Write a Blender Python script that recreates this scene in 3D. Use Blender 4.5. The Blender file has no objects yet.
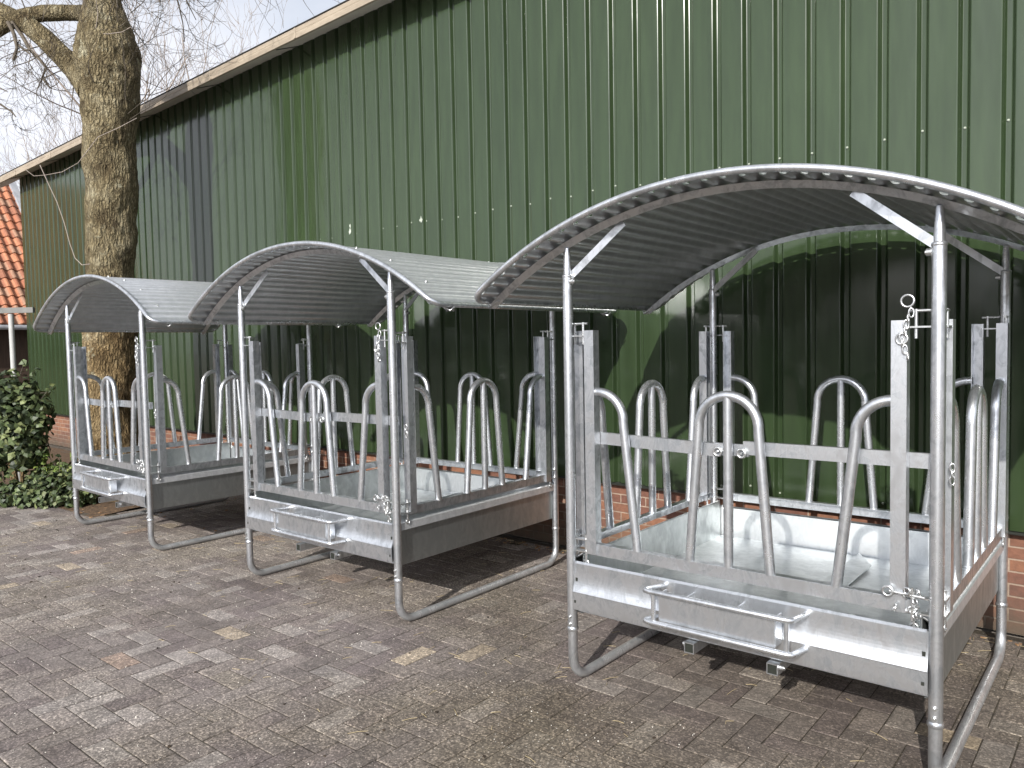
import bpy, math, random
from mathutils import Vector, Matrix, noise
random.seed(7)
R_ = math.radians
scene = bpy.context.scene
COL = scene.collection

# ------------------------------------------------------------------ helpers
class MB:
    """collects shapes, then links them as one mesh object"""
    def __init__(s): s.v=[]; s.f=[]; s.sm=[]; s.col=None
    def add(s, vs, fs, smooth=False):
        o=len(s.v); s.v+= [tuple(p) for p in vs]; s.f+= [tuple(i+o for i in f) for f in fs]; s.sm+= [smooth]*len(fs)
    def box(s, c, size, rot=None):
        hx,hy,hz=[a/2 for a in size]; c=Vector(c)
        vs=[Vector((x*hx,y*hy,z*hz)) for z in (-1,1) for y in (-1,1) for x in (-1,1)]
        if rot is not None: vs=[rot@v for v in vs]
        s.add([v+c for v in vs],[(0,2,3,1),(4,5,7,6),(0,1,5,4),(2,6,7,3),(0,4,6,2),(1,3,7,5)])
    def tube(s, path, r, n=12, caps=True, closed=False):
        path=[Vector(p) for p in path]; m=len(path)
        rs=r if isinstance(r,(list,tuple)) else [r]*m
        T=[]
        for i in range(m):
            if closed: t=path[(i+1)%m]-path[i-1]
            else: t=path[min(i+1,m-1)]-path[max(i-1,0)]
            T.append(t.normalized())
        up=Vector((0,0,1)) if abs(T[0].z)<.9 else Vector((1,0,0))
        u=T[0].cross(up).normalized(); vs=[]
        for i in range(m):
            u=(u-T[i]*u.dot(T[i])).normalized(); w=T[i].cross(u)
            for k in range(n):
                a=2*math.pi*k/n; vs.append(path[i]+(u*math.cos(a)+w*math.sin(a))*rs[i])
        fs=[]
        for i in range(m if closed else m-1):
            j=(i+1)%m
            for k in range(n): fs.append((i*n+k,i*n+(k+1)%n,j*n+(k+1)%n,j*n+k))
        s.add(vs,fs,True)
        if caps and not closed:
            s.add(vs[:n],[tuple(range(n))[::-1]]); s.add(vs[-n:],[tuple(range(n))])
    def prism(s, prof, axis, a, b):
        """closed 2D outline extruded along axis ('x': prof=(y,z); 'y': prof=(x,z))"""
        n=len(prof); vs=[]
        for t in (a,b):
            for p,q in prof: vs.append((t,p,q) if axis=='x' else ((p,t,q) if axis=='y' else (p,q,t)))
        fs=[(i,(i+1)%n,n+(i+1)%n,n+i) for i in range(n)]
        s.add(vs,fs); s.add(vs,[tuple(range(n))[::-1],tuple(range(n,2*n))])
    def sheet(s, line, axis, a, b, th):
        """bent sheet: open 2D polyline with thickness, extruded"""
        L=[Vector(p) for p in line]; off=[]
        for i in range(len(L)):
            d=(L[min(i+1,len(L)-1)]-L[max(i-1,0)]).normalized(); off.append(L[i]+Vector((-d.y,d.x))*th)
        s.prism([tuple(p) for p in L]+[tuple(p) for p in off[::-1]],axis,a,b)
    def ring(s, c, R, r, rot, n=16, k=6):
        c=Vector(c); s.tube([c+rot@Vector((math.cos(2*math.pi*i/n)*R,math.sin(2*math.pi*i/n)*R,0)) for i in range(n)],r,k,closed=True)
    def hexbolt(s, c, d, r=.011, h=.012, shank=.02):
        c=Vector(c); d=Vector(d).normalized()
        s.tube([c,c+d*h],r,6); s.tube([c+d*h,c+d*(h+.004)],r*.55,8)
        s.tube([c-d*.003,c],r*1.35,12)
    def build(s, name, mat, parent=None, loc=None):
        me=bpy.data.meshes.new(name); me.from_pydata(s.v,[],s.f)
        me.polygons.foreach_set('use_smooth',s.sm)
        if s.col:
            at=me.attributes.new('tint','FLOAT_COLOR','FACE'); at.data.foreach_set('color',[c for q in s.col for c in q])
        me.update(); me.materials.append(mat)
        o=bpy.data.objects.new(name,me); COL.objects.link(o)
        if parent: o.parent=parent
        if loc: o.location=loc
        return o

def tag(o,label=None,cat=None,group=None,kind=None):
    if label: o['label']=label
    if cat: o['category']=cat
    if group: o['group']=group
    if kind: o['kind']=kind
    return o
def empty(name,loc,rz=0):
    o=bpy.data.objects.new(name,None); COL.objects.link(o); o.location=loc; o.rotation_euler=(0,0,rz); o.empty_display_size=.2
    return o
def copy_tree(o,parent=None):
    c=o.copy(); COL.objects.link(c)
    if parent: c.parent=parent
    for ch in list(o.children): copy_tree(ch,c)
    return c
def arcpts(c,R,a0,a1,n,plane):
    """points on an arc in a plane given by two unit vectors"""
    e1,e2=plane; c=Vector(c)
    return [c+e1*(R*math.cos(a0+(a1-a0)*i/n))+e2*(R*math.sin(a0+(a1-a0)*i/n)) for i in range(n+1)]

# ------------------------------------------------------------------ materials
def mat(name):
    m=bpy.data.materials.new(name); m.use_nodes=True; nt=m.node_tree; b=nt.nodes['Principled BSDF']
    return m,nt,b
def N(nt,t,**k):
    n=nt.nodes.new(t)
    for a,v in k.items():
        if a.startswith('i_'): n.inputs[a[2:].replace('_',' ')].default_value=v
        else: setattr(n,a,v)
    return n
def noise_n(nt,scale,detail=4,rough=.55,coord='Object',vec=None,stretch=None):
    n=N(nt,'ShaderNodeTexNoise'); n.inputs['Scale'].default_value=scale; n.inputs['Detail'].default_value=detail; n.inputs['Roughness'].default_value=rough
    if vec is None:
        tc=N(nt,'ShaderNodeTexCoord'); vec=tc.outputs[coord]
    if stretch:
        mp=N(nt,'ShaderNodeMapping'); mp.inputs['Scale'].default_value=stretch; nt.links.new(vec,mp.inputs['Vector']); vec=mp.outputs['Vector']
    nt.links.new(vec,n.inputs['Vector']); return n
def ramp(nt,src,stops):
    r=N(nt,'ShaderNodeValToRGB'); el=r.color_ramp.elements
    while len(el)<len(stops): el.new(.5)
    for e,(p,c) in zip(el,stops): e.position=p; e.color=(*c,1) if len(c)==3 else c
    nt.links.new(src,r.inputs['Fac']); return r
def mixc(nt,fac,a,b,mode='MIX'):
    m=N(nt,'ShaderNodeMix',data_type='RGBA',blend_type=mode)
    for k,v in (('Factor',fac),('A',a),('B',b)):
        sk=[i for i in m.inputs if i.name==k and (i.type=='RGBA' or k=='Factor')][0]
        if k=='Factor': sk=m.inputs[0]
        if hasattr(v,'links'): nt.links.new(v,sk)
        elif isinstance(v,(int,float)): sk.default_value=v
        else: sk.default_value=(*v,1)
    return [o for o in m.outputs if o.type=='RGBA'][0]
def bump(nt,b,src,strength,dist=.01):
    bp=N(nt,'ShaderNodeBump'); bp.inputs['Strength'].default_value=strength; bp.inputs['Distance'].default_value=dist
    nt.links.new(src,bp.inputs['Height']); nt.links.new(bp.outputs['Normal'],b.inputs['Normal']); return bp

def galv(name,c0,c1,r0,r1,vscale=38,bstr=.08,metal=.8,vamt=.10,dist=1.3):
    m,nt,b=mat(name); b.inputs['Metallic'].default_value=metal
    v=N(nt,'ShaderNodeTexVoronoi'); v.inputs['Scale'].default_value=vscale
    tc=N(nt,'ShaderNodeTexCoord'); nt.links.new(tc.outputs['Object'],v.inputs['Vector'])
    n=noise_n(nt,16,7,.62,stretch=(1.0,1.0,.55)); n.inputs['Distortion'].default_value=dist; n2=noise_n(nt,3.1,4,.6,stretch=(1,1,.35))
    w=N(nt,'ShaderNodeSeparateColor'); nt.links.new(v.outputs['Color'],w.inputs['Color'])
    a1=N(nt,'ShaderNodeMath',operation='MULTIPLY_ADD'); nt.links.new(w.outputs['Red'],a1.inputs[0]); a1.inputs[1].default_value=vamt
    nt.links.new(n.outputs['Fac'],a1.inputs[2])
    a2=N(nt,'ShaderNodeMath',operation='MULTIPLY_ADD'); nt.links.new(n2.outputs['Fac'],a2.inputs[0]); a2.inputs[1].default_value=.6; nt.links.new(a1.outputs[0],a2.inputs[2])
    cr=ramp(nt,a2.outputs[0],[(.68,c0),(.96,c1)])
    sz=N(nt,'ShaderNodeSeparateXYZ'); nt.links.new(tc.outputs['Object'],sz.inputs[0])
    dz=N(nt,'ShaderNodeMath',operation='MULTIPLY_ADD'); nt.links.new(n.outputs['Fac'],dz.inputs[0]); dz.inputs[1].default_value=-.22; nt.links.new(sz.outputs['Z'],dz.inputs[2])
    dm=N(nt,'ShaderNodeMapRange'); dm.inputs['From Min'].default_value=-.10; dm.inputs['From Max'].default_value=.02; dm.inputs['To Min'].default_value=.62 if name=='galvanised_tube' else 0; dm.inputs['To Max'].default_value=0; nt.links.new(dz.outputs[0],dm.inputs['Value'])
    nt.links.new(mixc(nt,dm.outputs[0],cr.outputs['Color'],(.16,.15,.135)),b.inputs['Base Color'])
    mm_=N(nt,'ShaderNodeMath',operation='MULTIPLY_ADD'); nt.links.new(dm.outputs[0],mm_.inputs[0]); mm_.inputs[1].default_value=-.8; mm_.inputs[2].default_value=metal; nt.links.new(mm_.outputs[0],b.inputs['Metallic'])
    mr=N(nt,'ShaderNodeMapRange'); mr.inputs['From Min'].default_value=.5; mr.inputs['From Max'].default_value=1.05; mr.inputs['To Min'].default_value=r1; mr.inputs['To Max'].default_value=r0
    nt.links.new(a2.outputs[0],mr.inputs['Value']); nt.links.new(mr.outputs[0],b.inputs['Roughness'])
    nf=noise_n(nt,60,3,.5); bump(nt,b,nf.outputs['Fac'],bstr,.003)
    return m
M={}
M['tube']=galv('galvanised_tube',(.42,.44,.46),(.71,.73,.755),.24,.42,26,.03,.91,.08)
M['plate']=galv('galvanised_plate',(.36,.38,.40),(.64,.66,.685),.28,.50,30,.07,.93,.17)
M['traysheet']=galv('galvanised_tray_sheet',(.55,.575,.59),(.66,.685,.70),.44,.56,24,.04,1.0)
M['sidesheet']=galv('galvanised_side_sheet',(.33,.35,.35),(.44,.46,.46),.34,.46,24,.04,.94,.06)
M['flange']=galv('galvanised_rim',(.52,.535,.55),(.68,.695,.71),.34,.46,24,.04,.70,.06)
M['roofsheet']=galv('galvanised_roof_sheet',(.58,.60,.62),(.68,.70,.72),.28,.38,60,.0,.74,.03,.1)
M['bolt']=galv('zinc_bolt',(.48,.49,.49),(.64,.65,.65),.25,.38,metal=.92)

def green_wall():
    m,nt,b=mat('green_coated_steel')
    n=noise_n(nt,.55,3,.5,stretch=(1,1,.35)); n2=noise_n(nt,14,4,.6,stretch=(1,1,.12))
    c=ramp(nt,n.outputs['Fac'],[(.3,(.020,.034,.0145)),(.7,(.026,.042,.018))])
    d=ramp(nt,n2.outputs['Fac'],[(.35,(.82,.82,.82)),(.7,(1.1,1.1,1.08))])
    nt.links.new(mixc(nt,1.0,c.outputs['Color'],d.outputs['Color'],'MULTIPLY'),b.inputs['Base Color'])
    rr=N(nt,'ShaderNodeMapRange'); rr.inputs['To Min'].default_value=.11; rr.inputs['To Max'].default_value=.21
    nt.links.new(n2.outputs['Fac'],rr.inputs['Value']); nt.links.new(rr.outputs[0],b.inputs['Roughness'])
    b.inputs['Specular IOR Level'].default_value=.5
    n3=noise_n(nt,1.5,3,.5,stretch=(1.8,1,.6)); bump(nt,b,n3.outputs['Fac'],.38,.02)
    return m
M['green']=green_wall()

def simple(name,c0,c1,scale=8,rough=.7,b_s=.3,b_d=.01,detail=5,stretch=None,spec=.3,bscale=None):
    m,nt,b=mat(name); n=noise_n(nt,scale,detail,.6,stretch=stretch)
    c=ramp(nt,n.outputs['Fac'],[(.3,c0),(.7,c1)]); nt.links.new(c.outputs['Color'],b.inputs['Base Color'])
    b.inputs['Roughness'].default_value=rough; b.inputs['Specular IOR Level'].default_value=spec
    if b_s:
        nb=noise_n(nt,bscale,4,.6,stretch=stretch) if bscale else n
        bump(nt,b,nb.outputs['Fac'],b_s,b_d)
    return m
M['brick']=None
def brick_mat():
    m,nt,b=mat('plinth_brick'); tc=N(nt,'ShaderNodeTexCoord')
    sp=N(nt,'ShaderNodeSeparateXYZ'); nt.links.new(tc.outputs['Object'],sp.inputs[0]); cb=N(nt,'ShaderNodeCombineXYZ')
    nt.links.new(sp.outputs['X'],cb.inputs['X']); nt.links.new(sp.outputs['Z'],cb.inputs['Y'])
    t=N(nt,'ShaderNodeTexBrick'); nt.links.new(cb.outputs[0],t.inputs['Vector'])
    for k,v in (('Scale',1.0),('Brick Width',.22),('Row Height',.069),('Mortar Size',.0055),('Mortar Smooth',.3),('Bias',0.0)): t.inputs[k].default_value=v
    t.inputs['Color1'].default_value=(.185,.085,.047,1); t.inputs['Color2'].default_value=(.115,.050,.035,1); t.inputs['Mortar'].default_value=(.25,.19,.145,1)
    n=noise_n(nt,30,5,.6); d=ramp(nt,n.outputs['Fac'],[(.3,(.75,.75,.75)),(.7,(1.15,1.12,1.1))])
    cc=mixc(nt,1.0,t.outputs['Color'],d.outputs['Color'],'MULTIPLY'); nd=noise_n(nt,5,5,.65)
    zz=N(nt,'ShaderNodeMath',operation='MULTIPLY_ADD'); nt.links.new(nd.outputs['Fac'],zz.inputs[0]); zz.inputs[1].default_value=-.45; nt.links.new(sp.outputs['Z'],zz.inputs[2])
    mr=N(nt,'ShaderNodeMapRange'); mr.inputs['From Min'].default_value=-.22; mr.inputs['From Max'].default_value=.12; mr.inputs['To Min'].default_value=.85; mr.inputs['To Max'].default_value=0; nt.links.new(zz.outputs[0],mr.inputs['Value'])
    nt.links.new(mixc(nt,mr.outputs[0],cc,(.052,.042,.028)),b.inputs['Base Color'])
    b.inputs['Roughness'].default_value=.85
    mt=N(nt,'ShaderNodeMath',operation='MULTIPLY_ADD'); nt.links.new(t.outputs['Fac'],mt.inputs[0]); mt.inputs[1].default_value=-1.2; nt.links.new(n.outputs['Fac'],mt.inputs[2])
    bump(nt,b,mt.outputs[0],.6,.006); return m
M['brick']=brick_mat()
M['gutter']=simple('gutter_zinc',(.20,.165,.125),(.33,.28,.215),3,.5,.1,.004,stretch=(1,1,4))
M['soffit']=simple('soffit_board',(.50,.46,.395),(.62,.575,.50),5,.7,.1,.003)
M['trim_and_shade']=simple('dark_trim_and_shade',(.012,.014,.011),(.02,.022,.018),6,.5,0)
M['barnroof']=simple('fibre_cement_roof',(.2,.2,.19),(.3,.29,.28),2,.8,.2)
M['screw']=simple('screw_head',(.20,.22,.18),(.30,.33,.27),40,.4,0)
M['scuff']=simple('bare_primer',(.22,.25,.2),(.45,.48,.42),60,.6,0)
M['white']=simple('white_pvc',(.30,.30,.29),(.40,.40,.385),6,.45,0)
M['timber']=simple('dark_timber',(.035,.024,.018),(.07,.045,.032),6,.75,.4,.01,stretch=(8,8,.6))
M['post_grey']=simple('weathered_beam',(.12,.12,.115),(.18,.18,.17),6,.7,.1)
M['flash']=simple('lead_flashing',(.22,.23,.25),(.33,.34,.36),6,.55,.2)
def tile_mat():
    m,nt,b=mat('clay_roof_tile'); n=noise_n(nt,2.2,5,.6); n2=noise_n(nt,24,3,.6)
    at=N(nt,'ShaderNodeAttribute',attribute_name='tint')
    c=ramp(nt,n2.outputs['Fac'],[(.25,(.72,.68,.66)),(.7,(1.1,1.08,1.05))])
    nt.links.new(mixc(nt,1.0,at.outputs['Color'],c.outputs['Color'],'MULTIPLY'),b.inputs['Base Color']); b.inputs['Roughness'].default_value=.75
    return m
M['tile']=tile_mat()

def paver_mat(name='worn_clay_paver',const=None):
    m,nt,b=mat(name)
    at=N(nt,'ShaderNodeAttribute',attribute_name='tint') if const is None else N(nt,'ShaderNodeRGB')
    if const: at.outputs[0].default_value=(*const,1)
    big=noise_n(nt,.62,5,.62); med=noise_n(nt,5.5,6,.68); fine=noise_n(nt,95,4,.7); mid2=noise_n(nt,24,5,.7)
    c=at.outputs['Color']
    f1=ramp(nt,med.outputs['Fac'],[(.28,(.70,.69,.68)),(.72,(1.22,1.20,1.16))])
    c=mixc(nt,1.0,c,f1.outputs['Color'],'MULTIPLY')
    f2=ramp(nt,mid2.outputs['Fac'],[(.3,(.74,.73,.72)),(.7,(1.22,1.2,1.17))])
    c=mixc(nt,.9,c,f2.outputs['Color'],'MULTIPLY')
    f3=ramp(nt,fine.outputs['Fac'],[(.3,(.62,.61,.6)),(.7,(1.35,1.33,1.3))])
    c=mixc(nt,.85,c,f3.outputs['Color'],'MULTIPLY')
    # sandy / mossy film lying over bricks and joints alike
    sel=ramp(nt,big.outputs['Fac'],[(.44,(.0,.0,.0)),(.64,(.95,.95,.95))]); sp=N(nt,'ShaderNodeMath',operation='MULTIPLY')
    nt.links.new(sel.outputs['Color'],sp.inputs[0]); nt.links.new(med.outputs['Fac'],sp.inputs[1])
    px=N(nt,'ShaderNodeSeparateXYZ'); tcp=N(nt,'ShaderNodeTexCoord'); nt.links.new(tcp.outputs['Object'],px.inputs[0])
    wx=N(nt,'ShaderNodeMath',operation='MULTIPLY_ADD'); nt.links.new(big.outputs['Fac'],wx.inputs[0]); wx.inputs[1].default_value=3.2; nt.links.new(px.outputs['X'],wx.inputs[2])
    damp=N(nt,'ShaderNodeMapRange'); damp.inputs['From Min'].default_value=.3; damp.inputs['From Max'].default_value=1.9; damp.inputs['To Min'].default_value=0; damp.inputs['To Max'].default_value=.75; nt.links.new(wx.outputs[0],damp.inputs['Value'])
    film=mixc(nt,mid2.outputs['Fac'],(.122,.108,.084),(.262,.236,.190))
    c=mixc(nt,sp.outputs[0],c,film)
    dk=noise_n(nt,.9,4,.6); dkr=ramp(nt,dk.outputs['Fac'],[(.50,(0,0,0)),(.66,(.8,.8,.8))]); c=mixc(nt,dkr.outputs['Color'],c,mixc(nt,1.0,c,(.68,.66,.62),'MULTIPLY'))
    c=mixc(nt,damp.outputs[0],c,mixc(nt,1.0,c,(.60,.57,.50),'MULTIPLY'))
    ag=N(nt,'ShaderNodeTexVoronoi'); ag.inputs['Scale'].default_value=135; tca=N(nt,'ShaderNodeTexCoord'); nt.links.new(tca.outputs['Object'],ag.inputs['Vector'])
    ags=N(nt,'ShaderNodeSeparateColor'); nt.links.new(ag.outputs['Color'],ags.inputs[0]); agr=ramp(nt,ags.outputs['Red'],[(0,(.50,.49,.48)),(.60,(1.02,1.01,1.0)),(.86,(1.6,1.57,1.52)),(1,(2.5,2.45,2.36))])
    agf=N(nt,'ShaderNodeMapRange'); agf.inputs['From Min'].default_value=.34; agf.inputs['From Max'].default_value=.56; agf.inputs['To Min'].default_value=.25; agf.inputs['To Max'].default_value=.9; nt.links.new(big.outputs['Fac'],agf.inputs['Value'])
    c=mixc(nt,agf.outputs[0],c,mixc(nt,1.0,c,agr.outputs['Color'],'MULTIPLY'))
    # pale grit
    v=N(nt,'ShaderNodeTexVoronoi'); v.inputs['Scale'].default_value=62; tc=N(nt,'ShaderNodeTexCoord'); nt.links.new(tc.outputs['Object'],v.inputs['Vector'])
    dn=N(nt,'ShaderNodeMath',operation='MULTIPLY_ADD'); nt.links.new(big.outputs['Fac'],dn.inputs[0]); dn.inputs[1].default_value=.34; dn.inputs[2].default_value=-.04
    lt=N(nt,'ShaderNodeMath',operation='LESS_THAN'); nt.links.new(v.outputs['Distance'],lt.inputs[0]); nt.links.new(dn.outputs[0],lt.inputs[1])
    sc=N(nt,'ShaderNodeSeparateColor'); nt.links.new(v.outputs['Color'],sc.inputs[0]); gt=N(nt,'ShaderNodeMath',operation='GREATER_THAN'); nt.links.new(sc.outputs['Green'],gt.inputs[0]); gt.inputs[1].default_value=.72
    mm=N(nt,'ShaderNodeMath',operation='MULTIPLY'); nt.links.new(lt.outputs[0],mm.inputs[0]); nt.links.new(gt.outputs[0],mm.inputs[1])
    m2=N(nt,'ShaderNodeMath',operation='MULTIPLY'); nt.links.new(mm.outputs[0],m2.inputs[0]); m2.inputs[1].default_value=.75
    c=mixc(nt,m2.outputs[0],c,(.52,.49,.44))
    nt.links.new(c,b.inputs['Base Color']); b.inputs['Roughness'].default_value=.86; b.inputs['Specular IOR Level'].default_value=.25
    ad=N(nt,'ShaderNodeMath',operation='ADD'); nt.links.new(fine.outputs['Fac'],ad.inputs[0]); nt.links.new(mid2.outputs['Fac'],ad.inputs[1])
    bump(nt,b,ad.outputs[0],.55,.006); return m
M['paver']=paver_mat()
M['joint']=paver_mat('gritty_joint',(.058,.053,.046))
M['yard']=simple('far_yard',(.17,.15,.13),(.26,.23,.2),3,.9,.4,bscale=40)
M['soil']=simple('leaf_litter_soil',(.045,.03,.02),(.15,.095,.055),22,.95,.8,.02,bscale=45)
def bark_mat():
    m,nt,b=mat('mossy_bark'); tc=N(nt,'ShaderNodeTexCoord')
    mp=N(nt,'ShaderNodeMapping'); mp.inputs['Scale'].default_value=(1,1,.28); nt.links.new(tc.outputs['Object'],mp.inputs['Vector'])
    v=N(nt,'ShaderNodeTexVoronoi',feature='DISTANCE_TO_EDGE'); v.inputs['Scale'].default_value=30
    dn=noise_n(nt,14,4,.6); va=mixc(nt,.06,mp.outputs['Vector'],dn.outputs['Color']); nt.links.new(va,v.inputs['Vector'])
    n=noise_n(nt,4,5,.65); n2=noise_n(nt,40,4,.65,stretch=(1,1,.3))
    c=ramp(nt,n.outputs['Fac'],[(.30,(.085,.064,.035)),(.5,(.195,.162,.098)),(.70,(.31,.275,.19))])
    e=ramp(nt,v.outputs['Distance'],[(.0,(.35,.32,.28)),(.12,(1,1,1))])
    cc=mixc(nt,.8,c.outputs['Color'],e.outputs['Color'],'MULTIPLY')
    f=ramp(nt,n2.outputs['Fac'],[(.3,(.55,.55,.53)),(.7,(1.35,1.33,1.25))]); cc=mixc(nt,.9,cc,f.outputs['Color'],'MULTIPLY')
    # brown, moss-free lower bole
    sp=N(nt,'ShaderNodeSeparateXYZ'); nt.links.new(tc.outputs['Object'],sp.inputs[0])
    zz=N(nt,'ShaderNodeMath',operation='MULTIPLY_ADD'); nt.links.new(n.outputs['Fac'],zz.inputs[0]); zz.inputs[1].default_value=1.6; nt.links.new(sp.outputs['Z'],zz.inputs[2])
    zr=ramp(nt,zz.outputs[0],[(.0,(1,1,1)),(1,(0,0,0))]); zr.color_ramp.elements[0].position=.0
    mr=N(nt,'ShaderNodeMapRange'); mr.inputs['From Min'].default_value=2.6; mr.inputs['From Max'].default_value=3.3; mr.inputs['To Min'].default_value=1; mr.inputs['To Max'].default_value=0
    nt.links.new(zz.outputs[0],mr.inputs['Value'])
    br=mixc(nt,1.0,cc,(.95,.82,.70),'MULTIPLY'); cc=mixc(nt,mr.outputs[0],cc,br)
    lich=noise_n(nt,7.5,5,.7); lr=ramp(nt,lich.outputs['Fac'],[(.60,(0,0,0)),(.70,(.75,.75,.75))]); cc=mixc(nt,lr.outputs['Color'],cc,(.36,.34,.24))
    knot=noise_n(nt,6.2,4,.6,stretch=(1,1,.8)); kr=ramp(nt,knot.outputs['Fac'],[(.30,(.85,.85,.85)),(.39,(0,0,0))]); cc=mixc(nt,kr.outputs['Color'],cc,(.035,.025,.014))
    nt.links.new(cc,b.inputs['Base Color']); b.inputs['Roughness'].default_value=.9; b.inputs['Specular IOR Level'].default_value=.2
    ad=N(nt,'ShaderNodeMath',operation='MULTIPLY_ADD'); nt.links.new(v.outputs['Distance'],ad.inputs[0]); ad.inputs[1].default_value=3; nt.links.new(n2.outputs['Fac'],ad.inputs[2])
    bump(nt,b,ad.outputs[0],.9,.03); return m
M['bark']=bark_mat()
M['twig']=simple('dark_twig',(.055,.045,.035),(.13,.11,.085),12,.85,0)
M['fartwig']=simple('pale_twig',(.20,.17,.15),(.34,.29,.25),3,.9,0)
def leaf_mat():
    m,nt,b=mat('ivy_leaf'); at=N(nt,'ShaderNodeAttribute',attribute_name='tint'); n=noise_n(nt,30,3,.5)
    d=ramp(nt,n.outputs['Fac'],[(.3,(.7,.7,.7)),(.7,(1.25,1.25,1.2))])
    nt.links.new(mixc(nt,1.0,at.outputs['Color'],d.outputs['Color'],'MULTIPLY'),b.inputs['Base Color']); b.inputs['Roughness'].default_value=.5; b.inputs['Specular IOR Level'].default_value=.32
    return m
M['leaf']=leaf_mat()
M['debris']=simple('dry_debris',(.015,.012,.01),(.05,.035,.022),20,.9,0)
M['dryleaf']=simple('dry_leaf',(.13,.075,.04),(.26,.16,.085),20,.8,0)
M['straw']=simple('dry_straw',(.28,.22,.12),(.46,.38,.23),20,.8,0)
M['chips']=simple('pale_grit',(.5,.47,.42),(.7,.67,.6),20,.8,0)

# ------------------------------------------------------------------ camera
W=1.56; D=1.569
cam=bpy.data.cameras.new('camera'); co=bpy.data.objects.new('camera',cam); COL.objects.link(co); scene.camera=co
f,cx,cy,cz,rx,ry,rz=775.4877,2.12630711,-3.00273749,1.63802539,-.0500322235,.0190505916,.689696305
cam.sensor_fit='HORIZONTAL'; cam.sensor_width=36; cam.lens=f*36/1024; cam.clip_end=600; cam.clip_start=.05
Rm=Matrix.Rotation(rz,3,'Z')@Matrix.Rotation(rx,3,'X')@Matrix.Rotation(ry,3,'Y')
co.matrix_world=Matrix.Translation((cx,cy,cz))@(Rm@Matrix.Rotation(R_(90),3,'X')).to_4x4()

# ------------------------------------------------------------------ light
sdir=Vector((.28,-1,.536)).normalized()
sun=bpy.data.lights.new('sun','SUN'); sun.energy=4.6; sun.angle=R_(.53); sun.color=(1,.955,.89)
so=bpy.data.objects.new('sun',sun); COL.objects.link(so); so.rotation_euler=sdir.to_track_quat('Z','Y').to_euler()
w=bpy.data.worlds.new('World'); scene.world=w; w.use_nodes=True; nt=w.node_tree
bg=nt.nodes['Background']; sky=N(nt,'ShaderNodeTexSky',sky_type='NISHITA',sun_disc=False); sky.sun_elevation=math.asin(sdir.z); sky.sun_rotation=math.atan2(sdir.x,sdir.y)
sky.air_density=1.2; sky.dust_density=2.5
tc=N(nt,'ShaderNodeTexCoord'); mp=N(nt,'ShaderNodeMapping'); mp.inputs['Scale'].default_value=(1,1,2.2); nt.links.new(tc.outputs['Generated'],mp.inputs['Vector'])
cn=N(nt,'ShaderNodeTexNoise'); cn.inputs['Scale'].default_value=2.1; cn.inputs['Detail'].default_value=7; cn.inputs['Roughness'].default_value=.55; nt.links.new(mp.outputs['Vector'],cn.inputs['Vector'])
cr=ramp(nt,cn.outputs['Fac'],[(.32,(.6,.6,.6)),(.56,(1,1,1))])
bw=N(nt,'ShaderNodeRGBToBW'); nt.links.new(sky.outputs['Color'],bw.inputs[0])
lm=N(nt,'ShaderNodeMath',operation='MULTIPLY_ADD'); nt.links.new(bw.outputs[0],lm.inputs[0]); lm.inputs[1].default_value=1.12; lm.inputs[2].default_value=4.0
cl=mixc(nt,1.0,(.93,.96,1.05),lm.outputs[0],'MULTIPLY')
nt.links.new(mixc(nt,cr.outputs['Color'],sky.outputs['Color'],cl),bg.inputs['Color']); bg.inputs['Strength'].default_value=.10
scene.view_settings.view_transform='Standard'; scene.view_settings.look='None'; scene.view_settings.gamma=1; scene.view_settings.exposure=0.55
scene.render.engine='CYCLES'

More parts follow.
